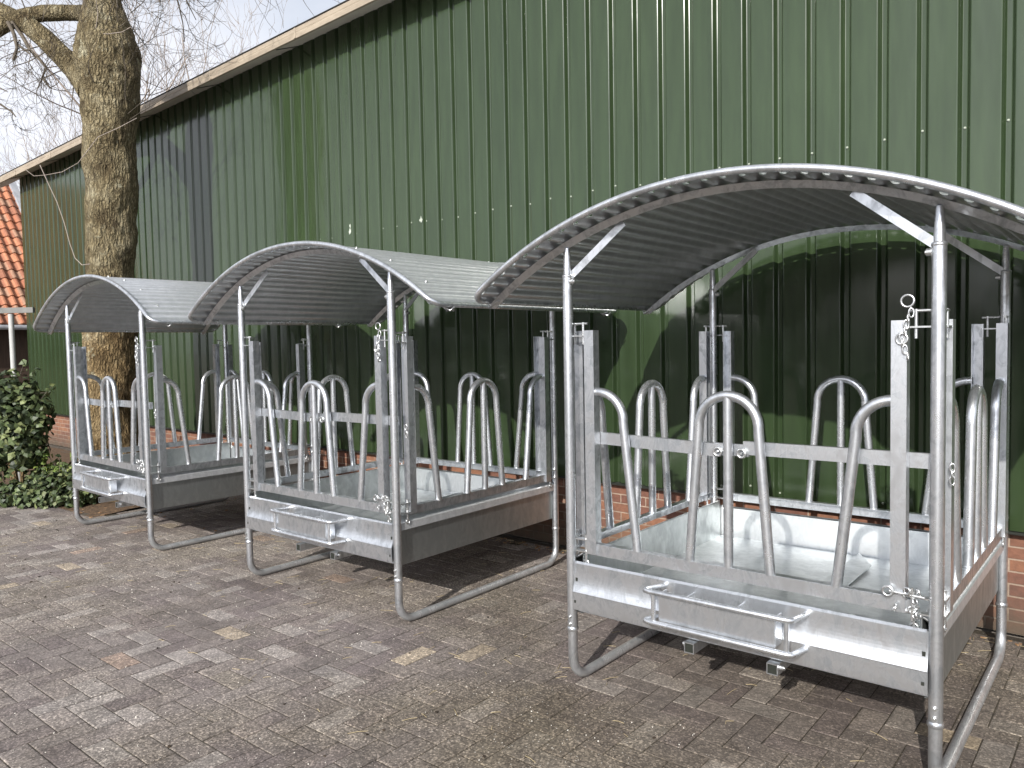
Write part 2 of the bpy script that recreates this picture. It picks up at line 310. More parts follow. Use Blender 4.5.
# ------------------------------------------------------------------ ground
AW=math.tan(-.0340905); wy=lambda x:1.93+AW*x          # line of the barn wall
g=MB(); g.add([(-300,-300,-.03),(300,-300,-.03),(300,300,-.03),(-300,300,-.03)],[(0,1,2,3)])
tag(g.build('ground',M['yard']),kind='structure')
g=MB(); g.add([(-17,-9,-.0036),(12,-9,-.0036),(12,wy(12)+.05,-.0036),(-17,wy(-17)+.05,-.0036)],[(0,1,2,3)])
tag(g.build('paving_sand',M['joint']),kind='structure')
def bed_edge(x): return .15-.09*(x+6.4)*.0+.05*math.sin(x*3.1)
def in_bed(x,y): return x<-6.02 and y>.16 - (x+6.0)*(-.17)*-1 + .0
def build_paving():
    m=MB(); m.col=[]; u=.116; gap=.0030
    def brick(x0,y0,x1,y1):
        cxm,cym=(x0+x1)/2,(y0+y1)/2
        if cym>wy(cxm)-.04 or in_bed(cxm,cym): return
        dz=random.gauss(0,.0007); tx=random.gauss(0,.004); ty=random.gauss(0,.004); rot=random.gauss(0,.006)
        t=random.random(); k=random.uniform(.86,1.12)
        near=noise.noise(Vector((cxm*.5,cym*.5,3)))
        near=noise.noise(Vector((cxm*.55,cym*.55,3)))
        lightp=.20+.5*max(0,near)
        if t<.50-lightp*.3: c=(0.164,0.150,0.151)
        elif t<.70-lightp*.3: c=(0.143,0.128,0.133)
        elif t<.80: c=(0.180,0.166,0.167)
        elif t<.80+lightp*.8: c=(0.234,0.222,0.224)
        elif t<.965: c=(0.195,0.179,0.168)
        elif t<.99: c=(0.275,0.243,0.206)
        else: c=(0.242,0.195,0.174)
        c=(c[0]*k,c[1]*k,c[2]*k,1)
        ch=.0045
        vs=[]
        for (ins,z) in ((gap,-.011),(gap,-.0013),(gap+ch,0.)):
            for (px,py) in ((x0+ins,y0+ins),(x1-ins,y0+ins),(x1-ins,y1-ins),(x0+ins,y1-ins)):
                ex,ey=px-cxm,py-cym
                if z==0.: ex+=random.gauss(0,.0012); ey+=random.gauss(0,.0012)
                vs.append((cxm+ex-ey*rot,cym+ey+ex*rot,z+dz+(ex*tx+ey*ty if z>-.01 else 0)))
        fs=[(8,9,10,11)]
        for a in (0,4):
            for i in range(4): fs.append((a+i,a+(i+1)%4,a+4+(i+1)%4,a+4+i))
        m.add(vs,fs); m.col+=[c]*len(fs)
    for i in range(int(-16/u),int(7/u)):
        for j in range(int(-6/u),int(2.7/u)):
            d=(i-j)%4; x,y=i*u,j*u
            if d==0: brick(x,y,x+2*u,y+u)
            elif d==3: brick(x,y,x+u,y+2*u)
    tag(m.build('paving',M['paver']),kind='structure')
build_paving()
# planting bed
m=MB(); xs=[-17+i*.25 for i in range(45)]; vs=[];fs=[]
xs=[x for x in xs if x<-5.9]
for x in xs:
    e=.16-.17*(x+6.0)*-1 if False else .14
    for j in range(14):
        y=e+(wy(x)-.02-e)*j/13
        vs.append((x,y,-.004+.05*(1-abs(j/6.5-1)**2)*(.5+.5*noise.noise(Vector((x*2,y*2,0))))+.012*noise.noise(Vector((x*9,y*9,1)))))
for i in range(len(xs)-1):
    for j in range(13): fs.append((i*14+j,(i+1)*14+j,(i+1)*14+j+1,i*14+j+1))
m.add(vs,fs,True); tag(m.build('soil_bed',M['soil']),kind='structure')
# litter
def scatter(name,matl,label,cat,pts,size,flat=.35):
    m=MB()
    for (x,y) in pts:
        s=random.uniform(*size); n=random.choice((4,5,6)); a0=random.random()*6.3; el=random.uniform(.35,1)
        top=[];bot=[]
        for k in range(n):
            a=k*2*math.pi/n; dx,dy=math.cos(a)*s*random.uniform(.7,1.1),math.sin(a)*s*el*random.uniform(.7,1.1)
            px,py=x+dx*math.cos(a0)-dy*math.sin(a0),y+dx*math.sin(a0)+dy*math.cos(a0)
            top.append((px,py,.002+s*flat*random.uniform(.5,1))); bot.append((px,py,-.001))
        m.add(top+bot,[tuple(range(n))]+[(k,n+k,n+(k+1)%n,(k+1)%n) for k in range(n)])
    return tag(m.build(name,matl),label,cat,kind='stuff')
rp=lambda x0,x1,y0,y1,n:[(random.uniform(x0,x1),random.uniform(y0,y1)) for _ in range(n)]
scatter('fallen_buds',M['debris'],'dark fallen buds and crumbs scattered over the grey paving','debris',rp(-6.4,-3.0,-1.1,.0,46)+rp(-3.5,1.5,-1.6,-.1,26)+rp(-3,1.6,-1.2,1.6,16),(.0045,.011))
scatter('stone_grit',M['chips'],'pale bits of grit scattered over the grey paving','grit',rp(-6.4,1.8,-2.1,-.05,700),(.0012,.0038))
scatter('dry_leaves',M['dryleaf'],'brown dead leaves lying on the soil by the barn wall','leaves',rp(-9.5,-5.95,.2,2.0,300)+rp(-5.9,-4.4,.6,1.95,22),(.012,.028),.35)

m=MB()
for _ in range(420):
    k=random.random()
    if k<.45: x=random.uniform(-5.8,2.4); y=wy(x)-.03-abs(random.gauss(0,.09))
    else: x=random.uniform(-6,2.2); y=random.uniform(-1.0,1.8)
    a=random.uniform(0,3.14); L=random.uniform(.012,.045); z=.002; dx,dy=math.cos(a)*L,math.sin(a)*L; wv=.0011
    m.tube([(x-dx,y-dy,z),(x,y,z+random.uniform(.0,.004)),(x+dx,y+dy,z)],wv,4)
tag(m.build('straw_bits',M['straw']),'loose bits of straw on the paving round the feeders','straw',kind='stuff')
scatter('wall_foot_leaves',M['dryleaf'],'dead leaves and dirt gathered along the foot of the plinth','leaves',[(x,wy(x)-.03-abs(random.gauss(0,.06))) for x in [random.uniform(-5.8,2.6) for _ in range(230)]],(.008,.024),.35)
# ------------------------------------------------------------------ barn
barn=empty('barn',(0,1.93,0),math.atan(AW))
tag(barn,'long green corrugated steel barn wall on a brick plinth behind the feeders','barn')
X0,X1=-13.96,9.0; ZB,ZT=.59,4.90; P=.207
def barn_wall():
    m=MB(); prof=[(X0,0)]; k=math.floor(X0/P)+1
    gx=[]
    while True:
        x=k*P+.075
        if x>X1-.2: break
        if x>X0+.1:
            gx.append(x); j=random.uniform(-.0015,.0015)
            for dx,dy in ((-.0345,0),(-.031,.0015),(-.028,.005),(-.0165,.028),(-.0135,.0315),(-.010,.033),(.010,.033),(.0135,.0315),(.0165,.028),(.028,.005),(.031,.0015),(.0345,0)): prof.append((x+dx+j,dy))
        k+=1
    prof.append((X1,0))
    n=len(prof); zs=[ZB,1.0,1.6,2.2,2.79,3.4,4.0,4.5,ZT]; vs=[];fs=[]
    for zi,z in enumerate(zs):
        for (x,y) in prof:
            sh=math.floor(x/1.035); vs.append((x,y+.0030*noise.noise(Vector((x*1.3,z*.9,5)))+.0035*(noise.noise(Vector((sh*7.7,z*.25,2))))*(x-(sh+.5)*1.035)*2,z))
    for a in range(len(zs)-1):
        for i in range(n-1): fs.append((a*n+i,a*n+i+1,(a+1)*n+i+1,(a+1)*n+i))
    m.add(vs,fs,False)
    vs=[(x,y,ZB) for x,y in prof]+[(x,.07,ZB) for x,y in prof]
    m.add(vs,[(i,n+i,n+i+1,i+1) for i in range(n-1)])
    m.box((X0+.03-.0,4.0,(ZB+ZT)/2),(.06,7.9,ZT-ZB)); m.box((X1,4.0,(ZB+ZT)/2),(.06,7.9,ZT-ZB))
    m.build('wall_cladding',M['green'],barn)
    return gx
gx=barn_wall()
m=MB(); m.box(((X0+X1)/2,.22,ZB/2-.005),(X1-X0-.06,.26,ZB-.01)); m.box((X0+.15,4.0,ZB/2-.005),(.2,7.4,ZB-.01)); m.build('brick_plinth',M['brick'],barn)
m=MB(); m.box(((X0+X1)/2,.055,ZB-.012),(X1-X0,.08,.02)); m.build('base_trim',M['trim_and_shade'],barn)
m=MB(); m.add([(X0-1.2,-.285,4.752),(X1,-.285,4.752),(X1,.08,4.898),(X0-1.2,.08,4.898)],[(0,1,2,3)]); m.add([(X0-1.2,-.285,4.77),(X1,-.285,4.77),(X1,.08,4.916),(X0-1.2,.08,4.916)],[(3,2,1,0)])
sof=m.build('soffit',M['soffit'],barn)
m=MB(); m.box((0,0,0),(.02,.34,.006),Matrix.Rotation(math.atan(.4),3,'X')); j0=m.build('soffit_joint',M['trim_and_shade'],sof)
for i in range(9):
    o=j0 if i==0 else j0.copy()
    if i: COL.objects.link(o)
    o.location=(X0+.4+i*1.72,-.1,4.822)
m=MB()
m.sheet([(-.286,4.748),(-.302,4.75),(-.306,4.79),(-.300,4.80),(-.304,4.812),(-.306,4.842),(-.296,4.852),(-.27,4.852)],'x',X0-1.2,X1,.004)
gut=m.build('gutter',M['gutter'],barn)
m=MB(); m.box((0,0,0),(.03,.012,.10)); j0=m.build('gutter_joint',M['gutter'],gut)
for i in range(9):
    o=j0 if i==0 else j0.copy()
    if i: COL.objects.link(o)
    o.location=(X0-.9+i*1.72,-.306,4.80)
m=MB(); m.add([(X0-1.2,-.29,4.86),(X1,-.29,4.86),(X1,6.5,7.57),(X0-1.2,6.5,7.57)],[(0,1,2,3)]); m.add([(X0-1.2,-.27,4.93-.035),(X1,-.27,4.895),(X1,6.5,7.54),(X0-1.2,6.5,7.54)],[(3,2,1,0)])
m.add([(X0-1.2,13.3,4.86),(X1,13.3,4.86),(X1,6.5,7.57),(X0-1.2,6.5,7.57)],[(3,2,1,0)])
m.build('barn_roof',M['barnroof'],barn)
scm=MB(); scm.tube([(0,-.002,0),(0,-.005,0),(0,-.005,0),(0,-.010,0)],[.0072,.0072,.0045,.0045],8)
s0=None
for x in gx:
    for z in (2.79,.66):
        if (z>1 and -6.2<x<3.2 and random.random()>.12) or (z<1 and (1.3<x<2.2 or -.6<x<1)):
            if s0 is None: s0=scm.build('screw',M['screw'],barn); o=s0
            else: o=s0.copy(); COL.objects.link(o)
            o.location=(x+random.uniform(-.004,.004),.0325,z+random.uniform(-.014,.014))
for (u,v,sz) in ((421,220,.045),(350,231,.05),(350,226,.03)):
    p=Vector((cx,cy,cz)); d=Rm@Vector(((u-512)/f,1,-(v-384)/f)); nn=Vector((-AW,1,0)); k=(1.926-p.y+AW*p.x)/(d.y-AW*d.x); q=p+d*k; q=Vector((q.x,q.y-1.93,q.z)); q=Matrix.Rotation(-math.atan(AW),3,'Z')@q
    m=MB(); n=11; ring_=[(q.x+sz*(.25+.75*random.random())*.55*math.cos(6.283*i/n),-.0035,q.z+sz*(.25+.75*random.random())*math.sin(6.283*i/n)) for i in range(n)]
    m.add(ring_+[(a,-.001,c_) for a,b_,c_ in ring_],[tuple(range(n))]+[(i,(i+1)%n,n+(i+1)%n,n+i) for i in range(n)]); m.build('scuff',M['scuff'],barn)
m=MB(); m.box((-10.6,-.03,4.62),(.24,.06,.03)); m.box((-10.6,-.05,4.56),(.22,.09,.04),Matrix.Rotation(.3,3,'X')); m.build('wall_lamp',M['white'],barn)

# ------------------------------------------------------------------ hay feeder
def make_feeder():
    root=empty('hay_feeder',(0,0,0))
    RT=.024
    EX,EY,EZ=Vector((1,0,0)),Vector((0,1,0)),Vector((0,0,1))
    # skids
    for x in (0,W):
        m=MB(); Rb=.115; z0=.024
        path=[Vector((x,0,.285)),Vector((x,0,z0+Rb))]
        path+= [Vector((x,Rb-Rb*math.cos(a),z0+Rb-Rb*math.sin(a))) for a in [math.pi/2*i/8 for i in range(1,9)]]
        path+= [Vector((x,D-Rb+Rb*math.sin(a),z0+Rb-Rb*math.cos(a))) for a in [math.pi/2*i/8 for i in range(0,9)]]
        path+= [Vector((x,D,.285))]
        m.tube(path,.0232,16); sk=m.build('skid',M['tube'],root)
    # posts
    for (x,y) in ((0,0),(W,0),(0,D),(W,D)):
        m=MB(); m.tube([(x,y,.272),(x,y,1.958)],RT,18); p_=m.build('post',M['tube'],root)
        c=MB(); c.tube([(x,y,.262),(x,y,.268),(x,y,.278),(x,y,.284)],[.0245,.0275,.0275,.0245],18); c.build('collar',M['tube'],p_); c=MB(); c.tube([(x,y,1.95),(x,y,1.953),(x,y,1.962),(x,y,1.965)],[.024,.0256,.0256,.019],18); c.build('collar',M['tube'],p_)
        t=MB(); t.tube([(x,y,1.955),(x,y,2.0),(x,y,2.045),(x,y,2.086)],[.0185,.0185,.0165,.013],12); t.build('roof_spigot',M['tube'],p_)
        b=MB(); sx=1 if x==0 else -1; b.hexbolt((x+sx*.024,y,1.931),(sx,0,0),.014,.016); b.build('bolt',M['bolt'],p_)
        sy=-1 if y==0 else 1
        for z in (.335,.30): b=MB(); b.hexbolt((x,y+sy*.0235,z),(0,sy,0),.008,.005); b.build('bolt',M['bolt'],p_)
        # flat strut up to the arch
        s=MB(); sy_=1 if y==0 else -1; a=Vector((x+sx*.010,y+sy_*.012,1.955)); e=Vector((x+sx*.292,y+sy_*.030,2.178)); d=(e-a); L=d.length
        rot=d.to_track_quat('X','Z').to_matrix(); s.box((a+e)/2,(L,.006,.034),rot); s.build('strut',M['plate'],root)
    # roof
    ZC,TH=.203,.636
    cxm=W/2
    def rp_(R,t,y): return Vector((cxm+R*math.sin(t),y,ZC+R*math.cos(t)))
    for y in (0,D):
        m=MB(); prof=[(-.026,2.060),(0,2.034),(.026,2.060),(.0215,2.0605),(0,2.0405),(-.0215,2.0605)]; n=64; k=len(prof)
        vs=[rp_(r,-TH-.012+(2*TH+.024)*i/n,y+dy) for i in range(n+1) for (dy,r) in prof]
        fs=[(i*k+j,i*k+(j+1)%k,(i+1)*k+(j+1)%k,(i+1)*k+j) for i in range(n) for j in range(k)]+[tuple(range(k))[::-1],tuple(range(n*k,n*k+k))]
        m.add(vs,fs); m.build('roof_arch',M['plate'],root)
    m=MB(); nc=34; sub=10; n=nc*sub; T2=TH+.006; rows=[-.138,-.06,0,D*.5,D,D+.06,D+.138]
    def wave(ph):
        s=math.sin(ph)*1.5; return max(-1,min(1,s))
    ny=len(rows); top=[];bot=[]
    for i in range(n+1):
        t=-T2+2*T2*i/n; h=.0120*wave(2*math.pi*i/sub)
        for y in rows: top.append(rp_(2.0765+h,t,y)); bot.append(rp_(2.0755+h,t,y))
    fs=[(i*ny+j,(i+1)*ny+j,(i+1)*ny+j+1,i*ny+j+1) for i in range(n) for j in range(ny-1)]
    m.add(top,fs,True); m.add(bot,[f[::-1] for f in fs],True)
    rs=m.build('roof_sheet',M['roofsheet'],root)
    rb=None
    for i in range(3,nc,4):
        for y in (0,D):
            t=-T2+2*T2*(i*sub+sub*.25)/n
            if rb is None:
                b=MB(); b.tube([(0,0,0),(0,0,.003),(0,0,.003),(0,0,.009)],[.009,.009,.0055,.0055],8); rb=b.build('roof_bolt',M['bolt'],rs); o=rb
            else: o=rb.copy(); COL.objects.link(o)
            o.location=rp_(2.088,t,y); o.rotation_euler=(0,t,0)
    # rim tube: along the front arch, round the corner, down the eave and back
    Rr_=2.086; tc_=.075; te=TH+.012; dth=tc_/Rr_; pts=[]
    def corner(sx,front):
        out=[]
        for k in range(9):
            a=math.pi/2*k/8
            dy=tc_*(1-math.cos(a)); dt=tc_*math.sin(a)/Rr_
            out.append(rp_(Rr_-.004*k/8,sx*(te-dth+dt),(-.145+dy) if front else (D+.145-dy)))
        return out
    nA=60
    pts+=[rp_(Rr_,-(te-dth)+2*(te-dth)*i/nA,-.145) for i in range(nA)]
    pts+=corner(1,True); pts+=corner(1,False)[::-1]
    pts+=[rp_(Rr_,(te-dth)-2*(te-dth)*i/nA,D+.145) for i in range(1,nA)]
    pts+=corner(-1,False); pts+=corner(-1,True)[::-1][:-1]
    m=MB(); m.tube(pts,.0155,12,closed=True); m.build('roof_rim',M['tube'],root)
    # short hooks tying the rim to the arch ends
    for sx in (-1,1):
        for y in (0,D):
            m=MB(); m.tube([rp_(2.045,sx*(TH-.012),y-.016),rp_(2.06,sx*(te+.012),y-.012),rp_(2.085,sx*(te+.012),y),rp_(2.06,sx*(te+.012),y+.012),rp_(2.045,sx*(TH-.012),y+.016)],.006,8); m.build('rim_hook',M['bolt'],root)
    # tray
    tr=MB()
    tr.box((W/2,D/2,.361),(W-.05,D-.05,.004)); tr.box((W/2,D/2,.415),(W-.03,D-.03,.004))
    th=.0035
    def beam(y,s):   # s=-1 front, +1 back
        L=[(.006,.598),(.0,.602),(-.006,.596),(-.006,.560),(-.0065,.545),(-.0075,.530),(-.009,.517),(-.011,.505),(-.0135,.494),(-.0165,.484),(-.020,.475),(-.0245,.466),(-.0265,.463),(-.026,.459),(-.0255,.402),(-.0255,.381),(-.006,.375)]
        q=MB(); L2=[(y+(-s)*a if False else y+(a if s<0 else -a),z) for a,z in L]
        if s<0: L2=L2[::-1]
        q.sheet(L2,'x',.022,W-.022,th); q.tube([(.022,L2[-2 if s<0 else 1][0],.600),(W-.022,L2[-2 if s<0 else 1][0],.600)],.0042,8)
        for x in (.026,W-.026):
            q.box((x,y+(-.007 if s<0 else .007),.575),(.004,.016,.06))
        o=q.build('end_beam',M['plate'],root)
        # drain slots beside the posts
        for x in (.036,W-.036):
            for z,yy,hh in ((.520,.0125,.017),(.428,.0272,.034)):
                d=MB(); d.box((x,y+s*yy,z),(.011,.004,hh)); d.build('slot',M['trim_and_shade'],o)
    beam(0,-1); beam(D,1)
    for y,s in ((.012,1),(D-.012,-1)): tr.box((W/2,y,.478),(W-.055,.003,.238))
    for x,s in ((.0,-1),(W,1)):
        # rim flange, lip and side sheet
        L=[(-.052,.360),(-.052,.638),(.004,.603),(.006,.560),(-.012,.556),(-.012,.350),(-.04,.346)]
        q=MB(); q.sheet([(x+s*a,z) for a,z in (L if s<0 else L[::-1])][::1],'y',.024,D-.024,.003)
        q.build('side_panel',M['sidesheet'],root)
        q=MB(); q.sheet([(x+s*a,z) for a,z in ([(-.050,.643),(.004,.610),(.0095,.604),(.0105,.562)] if s<0 else [(.0105,.562),(.0095,.604),(.004,.610),(-.050,.643)])],'y',.026,D-.026,.003); q.build('rim_flange',M['flange'],root)
    tray=tr.build('tray',M['traysheet'],root)
    # loose corner baffle lying in the tray
    fl=lambda u,v,z=.427:(lambda d:Vector((cx,cy,cz))+d*((z-cz)/d.z))(Rm@Vector(((u-512)/f,1,-(v-384)/f)))
    q=MB(); pl=[fl(818,584),fl(859,556.5),fl(871.5,568),fl(832,598)]; zz=[.427,.447,.441,.423]
    tp_=[Vector((p.x,p.y,z)) for p,z in zip(pl,zz)]; q.add(tp_+[p-Vector((0,0,.004)) for p in tp_],[(3,2,1,0),(4,5,6,7)]+[(i,(i+1)%4,4+(i+1)%4,4+i) for i in range(4)]); q.build('baffle',M['traysheet'],root)
    # support tubes below the tray
    for x in (.625,.985):
        q=MB(); a=.0225; t=.0035; y0,y1=-.03,D+.03; zc_=.332
        q.box((x-a+t/2,(y0+y1)/2,zc_),(t,y1-y0,2*a)); q.box((x+a-t/2,(y0+y1)/2,zc_),(t,y1-y0,2*a)); q.box((x,(y0+y1)/2,zc_+a-t/2),(2*a-2*t,y1-y0,t)); q.box((x,(y0+y1)/2,zc_-a+t/2),(2*a-2*t,y1-y0,t))
        sx=-1 if x<.8 else 1
        o=q.build('support_tube',M['plate'],root); dk=MB(); dk.box((x,y0+.004,zc_),(2*a-2*t-.001,.004,2*a-2*t-.001)); dk.build('bore_shade',M['trim_and_shade'],o); b=MB(); b.hexbolt((x+sx*a,.0,zc_+.004),(sx,0,0),.012,.016); b.build('bolt',M['bolt'],o)  # black plate in the open tube mouth stands for the shade inside
    # tow bracket
    q=MB(); xa,xb=.455,1.105
    def loop(z,r,dz):
        yo=-.125; yi=-.004
        return [(xa+.05,yi,z+dz),(xa+.035,-.05,z+dz*.4),(xa+.008,-.105,z),(xa+.012,-.119,z),(xa+.035,yo,z),(xb-.035,yo,z),(xb-.012,-.119,z),(xb-.008,-.105,z),(xb-.0+.004,-.05,z+dz*.4),(xb+.012,yi,z+dz)]
    for z,dz in ((.577,.0),(.444,-.0)):
        pts=[Vector(p) for p in loop(z,.0,dz)]
        if z<.5: pts[0].y=-.03; pts[-1].y=-.03
        q.tube(pts,.0118,10)
    tow=q.build('tow_bracket',M['tube'],root)
    q=MB(); q.box((.775,-.105,.512),(.50,.006,.118)); q.box((.526,-.07,.512),(.006,.064,.118)); q.box((1.024,-.07,.512),(.006,.064,.118)); q.build('face_plate',M['plate'],tow)
    for xx in (xb-.03,xa+.05): q=MB(); q.tube([(xx,-.118,.447),(xx,-.118,.574)],.010,10); q.build('bracket_rod',M['tube'],tow)
    for xx in (.64,.86): q=MB(); q.box((xx,-.05,.545),(.006,.09,.05)); q.build('gusset',M['plate'],tow)
    # feed barriers: one per side, built on the front and turned
    def panel(idx):
        ins=.028 if idx in (0,2) else .0
        # local frame: u along the side from its left post, v inwards
        if idx==0: o,eu,ev,L=Vector((0,0,0)),EX,EY,W
        elif idx==1: o,eu,ev,L=Vector((W,0,0)),EY,-EX,D
        elif idx==2: o,eu,ev,L=Vector((W,D,0)),-EX,-EY,W
        else: o,eu,ev,L=Vector((0,D,0)),-EY,EX,D
        B=Matrix((eu,ev,EZ)).transposed()
        P_=lambda u,v,z: o+eu*u+ev*v+EZ*z
        def bx(q,u,v,z,su,sv,sz): q.box(P_(u,v,z),(su,sv,sz),B)
        q=MB()
        # bottom rail: angle section
        bx(q,L/2,ins-.014,.671,L-.17,.004,.052); bx(q,L/2,ins+.006,.6955,L-.17,.036,.004)
        bar=q.build('feed_barrier',M['plate'],root)
        for s in (0,1):
            uc=.113 if s==0 else L-(.126 if idx==0 else .113)
            q=MB(); t=.004
            bx(q,uc,ins-.026,1.175,.052,t,1.05); bx(q,uc-.024,ins-.002,1.175,t,.044,1.05); bx(q,uc+.024,ins-.002,1.175,t,.044,1.05)
            q.build('upright',M['plate'],bar)
            # hinge lugs and drop pins
            um=.060 if s==0 else L-.060; ue=.022 if s==0 else L-.022; sg=1 if s==0 else -1
            for (z0,z1,low) in ((1.635,1.738,0),(.60,.735,1)):
                q=MB(); q.tube([P_(um+sg*.014,ins-.012,z0),P_(um+sg*.014,ins-.012,z1)],.0062,8)
                for z in ((1.675,) if not low else (.712,.655)): bx(q,um,ins-.012,z,.080,.030,.006)
                if not low: q.tube([P_(ue,ins-.012,1.732),P_(um+sg*.038,ins-.012,1.732)],.0055,8)
                else: q.ring(P_(um+sg*.014,ins-.014,.60),.014,.0035,B@Matrix.Rotation(R_(90),3,'X'))
                q.build('hinge_pin',M['bolt'],bar)
        # centre hoop with middle leg
        r=.0208; zc_=1.283; Rr=.130; c=L/2
        q=MB(); pts=[P_(c-.177,ins,.695)]+[P_(c-Rr*math.cos(a),ins,zc_+Rr*math.sin(a)) for a in [-.08+(math.pi+.16)*i/18 for i in range(19)]]+[P_(c+.177,ins,.695)]
        q.tube(pts,r,14); q.tube([P_(c,ins,.695),P_(c,ins,zc_+Rr-.005)],r*.98,14); q.build('hoop',M['tube'],bar)
        # half hoops growing from the uprights
        for s in (0,1):
            q=MB(); f_=lambda u:u if s==0 else L-u
            pts=[P_(f_(.135),ins,1.413)]+[P_(f_(.148+Rr*math.sin(a)),ins,zc_+Rr*math.cos(a)) for a in [(math.pi/2+.08)*i/10 for i in range(11)]]+[P_(f_(.346),ins,.695)]
            q.tube(pts,r,14); q.build('half_hoop',M['tube'],bar)
        if idx==0:
            # mid bar in two halves with clamps at the middle leg
            for (u0,u1,dz) in ((.055,c-.055,-.022),(c+.055,L-.03,.0)):
                q=MB(); n0=P_(u0,ins+.034,1.197); n1=P_(u1,ins+.034,1.197+dz*.8)
                d=n1-n0; rot=Matrix.Rotation(-math.atan2(d.z,d.x),3,'Y'); q.box((n0+n1)/2,(d.length,.022,.055),rot); q.build('mid_bar',M['plate'],bar)
            for u in (c-.052,c+.052):
                q=MB(); q.ring(P_(u,ins+.012,1.175),.017,.0055,Matrix.Rotation(R_(90),3,'X')); q.tube([P_(u,ins-.006,1.175),P_(u,ins+.05,1.175)],.006,8); q.build('clamp',M['bolt'],bar)
            q=MB(); q.box(P_(c,ins+.036,1.185),(.15,.016,.05)); q.build('clamp_plate',M['plate'],bar)
        if idx in (0,1):
            # safety chain with split ring
            q=MB(); u=L-.085 if idx==0 else .06; z=1.745 if idx==0 else 1.20
            rr=Matrix.Rotation(R_(90),3,'X')
            base=P_(u,ins-.035,z)
            if idx==0: q.ring(base+Vector((-.012,0,.022)),.021,.0042,rr)
            p=base.copy(); seq=[(0,-.02),(-.010,-.02),(-.006,-.021),(-.004,-.022),(-.010,-.022),(.002,-.022),(.008,-.022),(.010,-.022)] if idx==0 else [(0,-.022)]*3
            for i,(dx,dz) in enumerate(seq):
                p=p+Vector((dx,0,dz)); ang=R_(90) if i%2 else R_(25)
                cpts=[p+Matrix.Rotation(ang,3,'Z')@Vector((.0085*math.cos(a),0,.0165*math.sin(a))) for a in [2*math.pi*k/10 for k in range(10)]]
                q.tube(cpts,.0030,6,closed=True)
            if idx==0: q.ring(p+Vector((-.02,0,.06)),.019,.004,rr)
            q.build('chain',M['bolt'],bar)
            # loose pins and chain at the foot of the upright
            if idx==0:
                q=MB(); b0=P_(L-.105,ins-.04,.69)
                for i in range(9):
                    p=b0+Vector((random.uniform(-.03,.055),random.uniform(-.01,.02),random.uniform(-.06,.05)))
                    q.ring(p,.012,.0035,Matrix.Rotation(random.uniform(0,3),3,'Z')@Matrix.Rotation(R_(random.uniform(50,130)),3,'X'),10,6)
                q.tube([b0+Vector((-.045,0,.035)),b0+Vector((.07,.0,.03))],.006,8); q.ring(b0+Vector((-.05,-.004,.035)),.017,.005,Matrix.Rotation(R_(90),3,'X'))
                q.tube([b0+Vector((.03,0,-.06)),b0+Vector((.03,0,.06))],.006,8); q.build('locking_pin',M['bolt'],bar)
    for i in range(4): panel(i)
    return root
feeder=make_feeder()
GR='galvanised hay feeders in a row along the barn wall'
tag(feeder,'galvanised steel hay feeder at the right, largest and nearest, with an arched roof','hay feeder',GR)
f2=copy_tree(feeder); f2.location=(-2.8232,.0172,0); f2.rotation_euler=(0,0,.0045)
f2['label']='galvanised round-roofed hay feeder in the middle, standing between two others'
f1=copy_tree(feeder); f1.location=(-5.6942,-.0272,0); f1.rotation_euler=(0,0,-.0255)
f1['label']='galvanised round-roofed hay feeder farthest away, in front of the mossy tree trunk'

rv=random.Random(8)
for ft in (f2,f1):
    for part in ft.children:
        if part.name.startswith(('strut','baffle')): part.location=(rv.uniform(-.006,.006),0,rv.uniform(-.008,.004))
        if part.name.startswith('baffle'): part.location=(rv.uniform(-.5,.05),rv.uniform(0,.5),0)
        if part.name.startswith('feed_barrier'):
            part.location=(rv.uniform(-.004,.004),rv.uniform(-.004,.004),rv.uniform(-.008,.008))
            for sp in part.children:
                if sp.name.startswith(('hoop','half_hoop')): sp.location=(rv.uniform(-.005,.005),rv.uniform(-.004,.004),rv.uniform(-.006,.004))
                if sp.name.startswith('upright'): sp.location=(0,0,rv.uniform(-.008,.006))
                if sp.name.startswith('chain'): sp.location=(rv.uniform(-.01,.006),rv.uniform(-.006,.002),rv.uniform(-.03,.01))
                if sp.name.startswith(('hinge_pin','locking_pin')): sp.location=(0,0,rv.uniform(-.012,.012))

# ------------------------------------------------------------------ trees
def branch(m,p0,d0,L,r0,depth,rng,maxd,up=.12,spread=.6,minr=.003,nseg=6,wander=.18,kids=(2,4)):
    pts=[Vector(p0)]; d=Vector(d0).normalized(); rs=[r0]
    for i in range(nseg):
        d=(d+Vector((rng.gauss(0,wander),rng.gauss(0,wander),rng.gauss(0,wander)+up))).normalized()
        pts.append(pts[-1]+d*L/nseg); rs.append(max(minr*.6,r0*(1-.72*(i+1)/nseg)))
    m.tube(pts,rs,7 if r0>.03 else (5 if r0>.01 else 3),caps=False)
    if depth>=maxd: return
    for k in range(rng.randint(*kids)):
        t=rng.uniform(.25,1); i=min(nseg-1,int(t*nseg)); p=pts[i].lerp(pts[i+1],t*nseg-i)
        dd=(pts[i+1]-pts[i]).normalized(); a=Vector((rng.gauss(0,1),rng.gauss(0,1),rng.gauss(0,1))); a=(a-dd*a.dot(dd)).normalized()
        branch(m,p,dd+a*rng.uniform(.5,1.2)*spread/.6,L*rng.uniform(.45,.75),max(minr,rs[i]*.6),depth+1,rng,maxd,up,spread,minr,nseg,wander,kids)

